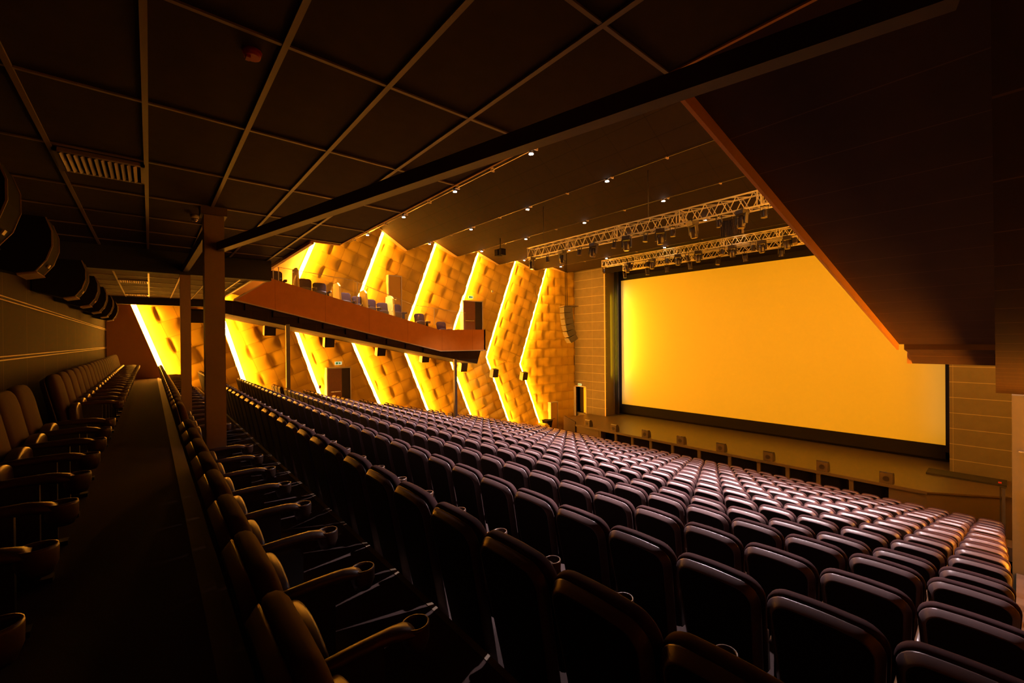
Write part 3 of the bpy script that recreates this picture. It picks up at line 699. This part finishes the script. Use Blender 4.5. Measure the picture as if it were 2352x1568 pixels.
def moving_head(s=1.0):
    t = thing('moving_head_lamp', 'x', 'stage lamp')
    m = MB(); m.box(-.16, .16, -.14, .14, -.16, -.02); m.tube((0, 0, -.03), (0, 0, .10), .03, 8); a = m.build('base', 'fixture', t)
    m = MB(); m.box(-.20, -.16, -.06, .06, -.48, -.14); m.box(.16, .20, -.06, .06, -.48, -.14); m.box(-.2, .2, -.06, .06, -.18, -.14); b = m.build('yoke', 'fixture', t)
    m = MB(); m.loft([[(math.cos(q) * r, math.sin(q) * r, z) for q in [2 * PI * i / 14 for i in range(14)]] for r, z in ((.07, -.22), (.13, -.27), (.145, -.40), (.125, -.56), (.12, -.60))]); c = m.build('head', 'fixture', t)
    m = MB(); m.tube((0, 0, -.60), (0, 0, -.615), .10, 14); d = m.build('lens', 'glasslens', t)
    return t, [(a, []), (b, []), (c, []), (d, [])]
def par_lamp():
    t = thing('spot_lamp', 'x', 'stage lamp')
    m = MB(); m.loft([[(math.cos(q) * r, math.sin(q) * r, z) for q in [2 * PI * i / 12 for i in range(12)]] for r, z in ((.06, -.16), (.09, -.20), (.10, -.42), (.115, -.46))]); a = m.build('can', 'fixture', t)
    m = MB(); m.box(-.13, -.115, -.02, .02, -.34, -.03); m.box(.115, .13, -.02, .02, -.34, -.03); m.box(-.13, .13, -.02, .02, -.05, -.03); m.tube((0, 0, -.04), (0, 0, .05), .02, 6); b = m.build('yoke', 'fixture', t)
    m = MB(); m.tube((0, 0, -.45), (0, 0, -.465), .10, 12); c = m.build('lens', 'glasslens', t)
    return t, [(a, []), (b, []), (c, [])]
mh, mhk = moving_head(); pl, plk = par_lamp(); fm = fp = True
def hang(big, x, y, z, label, rx, grp, sc_=1.0):
    global fm, fp
    if big:
        o = mh if fm else copy_tree(mh, mhk); fm = False
    else:
        o = pl if fp else copy_tree(pl, plk); fp = False
    o.location = (x, y, z); o.rotation_euler = (rx, 0, random.uniform(-.5, .5)); o.scale = (sc_,) * 3
    tag(o, label, 'stage lamp', grp)
n1 = [(-13.69, 1), (-12.75, 0), (-11.89, 1), (-10.97, 0), (-10.28, 1), (-9.33, 0), (-8.83, 1), (-8.06, 0), (-7.53, 1), (-7.1, 0), (-6.45, 1), (-5.65, 0), (-4.99, 1), (-4.43, 0)]
for i, (x, b) in enumerate(n1):
    hang(b, x, 12.79, 3.60, ('large moving-head' if b else 'small spot') + ' lamp under the nearer truss, %s from its left end' % ordn(i + 1), random.uniform(-.15, .15), 'lamps under the nearer truss', .85 if b else .75)
n2 = [-16.32, -15.45, -14.69, -14.35, -13.9, -13.34, -13.07, -12.67, -12.15, -11.55, -11.33, -11.08, -10.45, -9.81, -9.25, -8.8, -8.56, -7.87, -7.5, -6.96, -6.47, -6.17]
for i, x in enumerate(n2):
    b = i in (2, 6, 9, 12, 15, 18, 20)
    zz = 4.44 if i % 3 != 1 else 4.15
    hang(b, x, 21.32 if zz > 4.3 else 22.14, zz, ('large moving-head' if b else 'small can') + ' lamp at the stage-side trusses, %s from the left' % ordn(i + 1), random.uniform(-.3, .3), 'lamps under the stage-side trusses', .95)
t = thing('louvred_panel', 'finned grey panel lamp hanging under the nearer truss', 'stage lamp', (-5.45, 13.21, 3.48))
m = MB()
for q in range(14): m.box(-.30 + q * .045, -.285 + q * .045, -.08, .08, -.45, 0)
m.build('fins', 'stagefront', t)
m = MB(); m.box(-.32, .33, -.02, .02, -.47, -.44); m.box(-.32, .33, -.02, .02, 0, .03); m.tube((0, 0, .03), (0, 0, .16), .02, 6); m.build('frame', 'steel', t)
t = thing('wall_spot_lamp', 'dark pole-hung spot lamp in front of the upper wall, left of the nearer truss', 'stage lamp', (-17.4, 14.0, 4.75))
m = MB(); m.tube((0, 0, 0), (0, 0, .56), .02, 6); m.build('pole', 'black', t)
m = MB(); m.box(-.3, -.04, -.15, .15, -.35, -.02); m.box(.04, .26, -.15, .15, -.35, -.02); m.build('housing', 'black', t)

# ---------------------------------------------------------------- theatre seat (y forward, origin on the floor below the back's top edge)
def rounded_back(wb, wt, z0, z1, rad, y_of, inset=0.0, ns=7, nz=7):
    """outline of a seat back: list of (x, z) ccw, then placed in y by y_of(z)"""
    pts = []
    wb_, wt_ = wb / 2 - inset, wt / 2 - inset; zt = z1 - inset; zb = z0 + inset
    rad = max(rad - inset * .6, .02)
    pts += [(-wb_, zb), (wb_, zb)]
    for j in range(1, nz): pts.append((wb_ + (wt_ - wb_) * j / nz, zb + (zt - rad - zb) * j / nz))
    for j in range(ns + 1):
        a = PI / 2 * j / ns; pts.append((wt_ - rad + rad * math.cos(a), zt - rad + rad * math.sin(a)))
    for j in range(1, 6): pts.append((wt_ - rad - 2 * (wt_ - rad) * j / 6, zt + .006 * math.sin(PI * j / 6)))
    for j in range(ns + 1):
        a = PI / 2 + PI / 2 * j / ns; pts.append((-wt_ + rad + rad * math.cos(a), zt - rad + rad * math.sin(a)))
    for j in range(nz - 1, 0, -1): pts.append((-(wb_ + (wt_ - wb_) * j / nz), zb + (zt - rad - zb) * j / nz))
    return [(x, y_of(z, x), z) for x, z in pts]
def make_seat(lod=0):
    ns, nz = (7, 7) if lod == 0 else (3, 2)
    # rear shell: flat back face, broad chamfer, slightly smaller than the cushion
    tiltk = 0.20
    def yb(off):
        return lambda z, x=0: (1.0 - z) * tiltk + off + (0.00 if z > .5 else 0.0)
    sh = MB()
    prof = [(0.046, -0.016), (0.042, -0.016), (0.037, -0.012), (0.006, 0.027), (0.003, 0.034), (0.012, 0.042)] if lod == 0 else [(0.040, -0.014), (0.006, 0.027), (0.008, 0.042)]
    rings = [rounded_back(.48, .555, .08, 1.0, .115, yb(o), i_, ns, nz) for i_, o in prof]
    sh.loft(rings, capa=False)
    bp = MB(); bi, bo = prof[0]
    bp.loft([rounded_back(.48, .555, .08, 1.0, .115, yb(bo + dd), bi + ii, ns, nz) for ii, dd in ((.010, -.003), (.001, .0), (.001, .004))], smooth=False)
    cu = MB()
    prof = [(0.014, 0.040), (0.000, 0.048), (-0.008, 0.066), (-0.008, 0.092), (0.0, 0.108), (0.018, 0.120), (0.06, 0.130)] if lod == 0 else [(0.010, 0.040), (-.004, 0.070), (0.02, 0.116), (0.06, .126)]
    rings = [rounded_back(.50, .555, .40, 1.012, .12, yb(o), i_, ns, nz) for i_, o in prof]
    cu.loft(rings)
    # folded seat cushion: stands upright in front of the back
    se = MB()
    def arch(x): return .655 - .055 * (x / .24) ** 2
    prof = [(0.016, .232), (0.004, .240), (0.0, .250), (0.0, .292), (0.004, .302), (.016, .308), (.05, .310)]
    rings = []
    nn = 10 if lod == 0 else 4
    for i_, o in prof:
        r = [(-.235 + i_, o + .02, .34 + i_), (.235 - i_, o + .02, .34 + i_)]
        for j in range(nn + 1):
            x = (.235 - i_) * (1 - 2 * j / nn); r.append((x, o + (0.655 - .655) * 0 + (.66 - arch(x)) * .0, arch(x) - i_))
        rings.append(r)
    se.loft(rings)
    # armrest on the left with an integral cup holder
    ar = MB(); ax = -.29
    secs = [(.20, .585, .026, .020), (.24, .600, .030, .026), (.40, .607, .032, .028), (.54, .606, .036, .030), (.575, .600, .044, .030), (.615, .594, .052, .026), (.64, .585, .050, .02)]
    q = 10 if lod == 0 else 6
    ar.loft([[(ax + math.cos(a) * wx, y, z + math.sin(a) * wz) for a in [2 * PI * i / q for i in range(q)]] for y, z, wx, wz in secs])
    ch = MB(); R = .056; cyy = .655
    q = 20 if lod == 0 else 8
    def rg(r, z, e=1.12): return [(ax + math.cos(a) * r, cyy + math.sin(a) * r * e, z) for a in [2 * PI * i / q for i in range(q)]]
    ch.loft([rg(R * .72, .50), rg(R * .98, .545), rg(R, .60), rg(R * .97, .612), rg(R * .86, .612), rg(R * .83, .60), rg(R * .80, .53)], capb=True)
    st = MB(); st.box(ax - .02, ax + .02, .27, .50, .0, .585); st.box(ax - .035, ax + .035, .18, .55, 0, .03); 
    hg = MB(); hg.box(-.27, .27, .19, .24, .33, .37)
    return sh, cu, se, ar, ch, st, bp
sh, cu, se, ar, ch, st, bp = make_seat(0)
ME = dict(back_shell=sh.mesh('back_shell', 'shell'), back_panel=bp.mesh('back_panel', 'backpanel'), back_cushion=cu.mesh('back_cushion', 'fabric'), folded_seat=se.mesh('folded_seat', 'arm'),
          armrest=ar.mesh('armrest', 'arm'), cup_holder=ch.mesh('cup_holder', 'arm'), stand=st.mesh('stand', 'steel'))
import bmesh
def fixmesh(me):
    bm = bmesh.new(); bm.from_mesh(me); bmesh.ops.remove_doubles(bm, verts=bm.verts, dist=1e-5); bmesh.ops.recalc_face_normals(bm, faces=bm.faces); bm.to_mesh(me); bm.free()
for me in ME.values(): fixmesh(me)
seat0 = thing('theatre_seat', 'x', 'seat')
kids0 = []
for nme in ('back_shell', 'back_panel', 'back_cushion', 'folded_seat', 'armrest', 'stand'):
    o = bpy.data.objects.new(nme, ME[nme]); C.objects.link(o); o.parent = seat0; kids0.append((o, []))
    if nme == 'armrest':
        c = bpy.data.objects.new('cup_holder', ME['cup_holder']); C.objects.link(c); c.parent = o; kids0[-1] = (o, [(c, [])])
seat_used = False
def place_seat(x, y, zf, label, group, sx=1.0, rz=0):
    global seat_used
    if not seat_used: o = seat0; seat_used = True
    else: o = copy_tree(seat0, kids0)
    o.location = (x, y, zf); o.scale = (sx, 1, 1); o.rotation_euler = (0, 0, rz)
    tag(o, label, 'seat', group)
    return o
# nearest single row in front of the aisle
n = 0
PU = 0.615; xx = -1.42 + 2 * PU
while xx > -21.3:
    if not (-7.0 < xx < -6.0):
        if xx < 0.0: n += 1; place_seat(xx, 0.232, UPPER, 'dark seat in the single row before the aisle kerb, %s counted from the camera' % ordn(n), 'seats in the single row before the kerb', PU / P)
    xx -= PU
# row against the back wall
n = 0; xx = -1.55
while xx > -20.6:
    if not (-7.15 < xx < -6.0):
        n += 1; place_seat(xx, -1.0, AISLE, 'dark seat in the row against the back wall, %s counted from the camera' % ordn(n), 'seats against the back wall', PU / P)
    xx -= PU
# main block
FW = fw; 
def pix(p):
    v = Vector(p); d = v.dot(FW)
    if d < .15: return None
    return 1176 + FOC * v.dot(rt) / d, 784 - FOC * v.dot(up) / d, d
cand = []
for k in range(15):
    x0 = ROWX0[k] + .27 * (1.0)
    j = 0
    while x0 - P * j > -21.35:
        x = x0 - P * j
        cand.append((k, j, x)); j += 1
vis = []
for k, j, x in cand:
    if abs(x + 19.23) < .40 and (k == 2 or k == 8): continue
    q = pix((x, ROWY[k], ROWTOP[k] - .1))
    q2 = pix((x, ROWY[k] + .1, ROWTOP[k])) 
    ok = False
    if q and -120 < q[0] < 2352 + 130 and q[1] < 1568 + 220: ok = True
    if ok: vis.append((Vector((x, ROWY[k], ROWTOP[k])).length, k, j, x))
vis.sort()
near = vis[:300]; far = vis[300:]
print('SEATS visible', len(vis), 'far', len(far))
for d, k, j, x in near:
    place_seat(x, ROWY[k], FLO[k], 'dark padded theatre seat, %s row from the back, %s from the right end' % (ordn(k + 1), ordn(j + 1)), 'theatre seats of the main block')
# the remaining far seats as one object
sh, cu, se, ar, ch, st, bp = make_seat(1)
def stuffmesh(parts, spots):
    V = []; F = []; S = []; MI = []; mats = []
    for mb, mm in parts:
        if mm not in mats: mats.append(mm)
    for x, y, z in spots:
        for mb, mm in parts:
            n = len(V); V += [(a + x, b + y, c + z) for a, b, c in mb.v]
            F += [tuple(i + n for i in f) for f in mb.f]; S += mb.sm; MI += [mats.index(mm)] * len(mb.f)
    me = bpy.data.meshes.new('far_theatre_seats'); me.from_pydata(V, [], F)
    for mm in mats: me.materials.append(M[mm])
    me.polygons.foreach_set('use_smooth', S); me.polygons.foreach_set('material_index', MI); me.update()
    return me
for mb in (sh, cu, se, ar, ch, bp):
    me = mb.mesh('t', 'shell'); fixmesh(me)
    mb.v = [tuple(v.co) for v in me.vertices]; mb.f = [tuple(p.vertices) for p in me.polygons]; mb.sm = [p.use_smooth for p in me.polygons]
    bpy.data.meshes.remove(me)
me = stuffmesh([(sh, 'shell'), (bp, 'backpanel'), (cu, 'fabric'), (se, 'arm'), (ar, 'arm'), (ch, 'arm'), (st, 'steel')], [(x, ROWY[k], FLO[k]) for d, k, j, x in far])
o = bpy.data.objects.new('far_theatre_seats', me); C.objects.link(o)
tag(o, 'the farther rows of dark theatre seats running down to the stage', 'seats', None, 'stuff')

# ---------------------------------------------------------------- balcony seats
for i, (y, zt) in enumerate(((4.0, 2.95), (5.15, 2.72), (6.85, 2.22), (8.05, 1.98), (9.35, 1.80), (10.65, 1.38), (11.95, .98))):
    nseat = 2 if i in (1, 2, 3) else 1
    for j in range(nseat):
        o = place_seat(-20.1 + j * .05, y + j * .60, zt - 1.0 - j * .14, 'dark quilted seat on the far balcony, %s group from its rear end, %s seat' % (ordn(i + 1), ordn(j + 1)), 'seats on the far balcony', 1.0, -PI / 2)
    if i in (1, 2, 3, 4):
        m = MB(); m.prismy([(-.5, -.7), (.5, -.7), (.36, .25), (.1, .42), (-.40, .38)], -.04, .04)
        o = m.build('partition_panel', 'yellow'); o.location = (-19.7, y - .42, zt - .02); tag(o, 'yellow-lit rounded partition beside the %s seat group of the far balcony' % ordn(i + 1), 'partition', 'seat partitions on the far balcony')  # yellow light from the wall strips is put into the partition colour
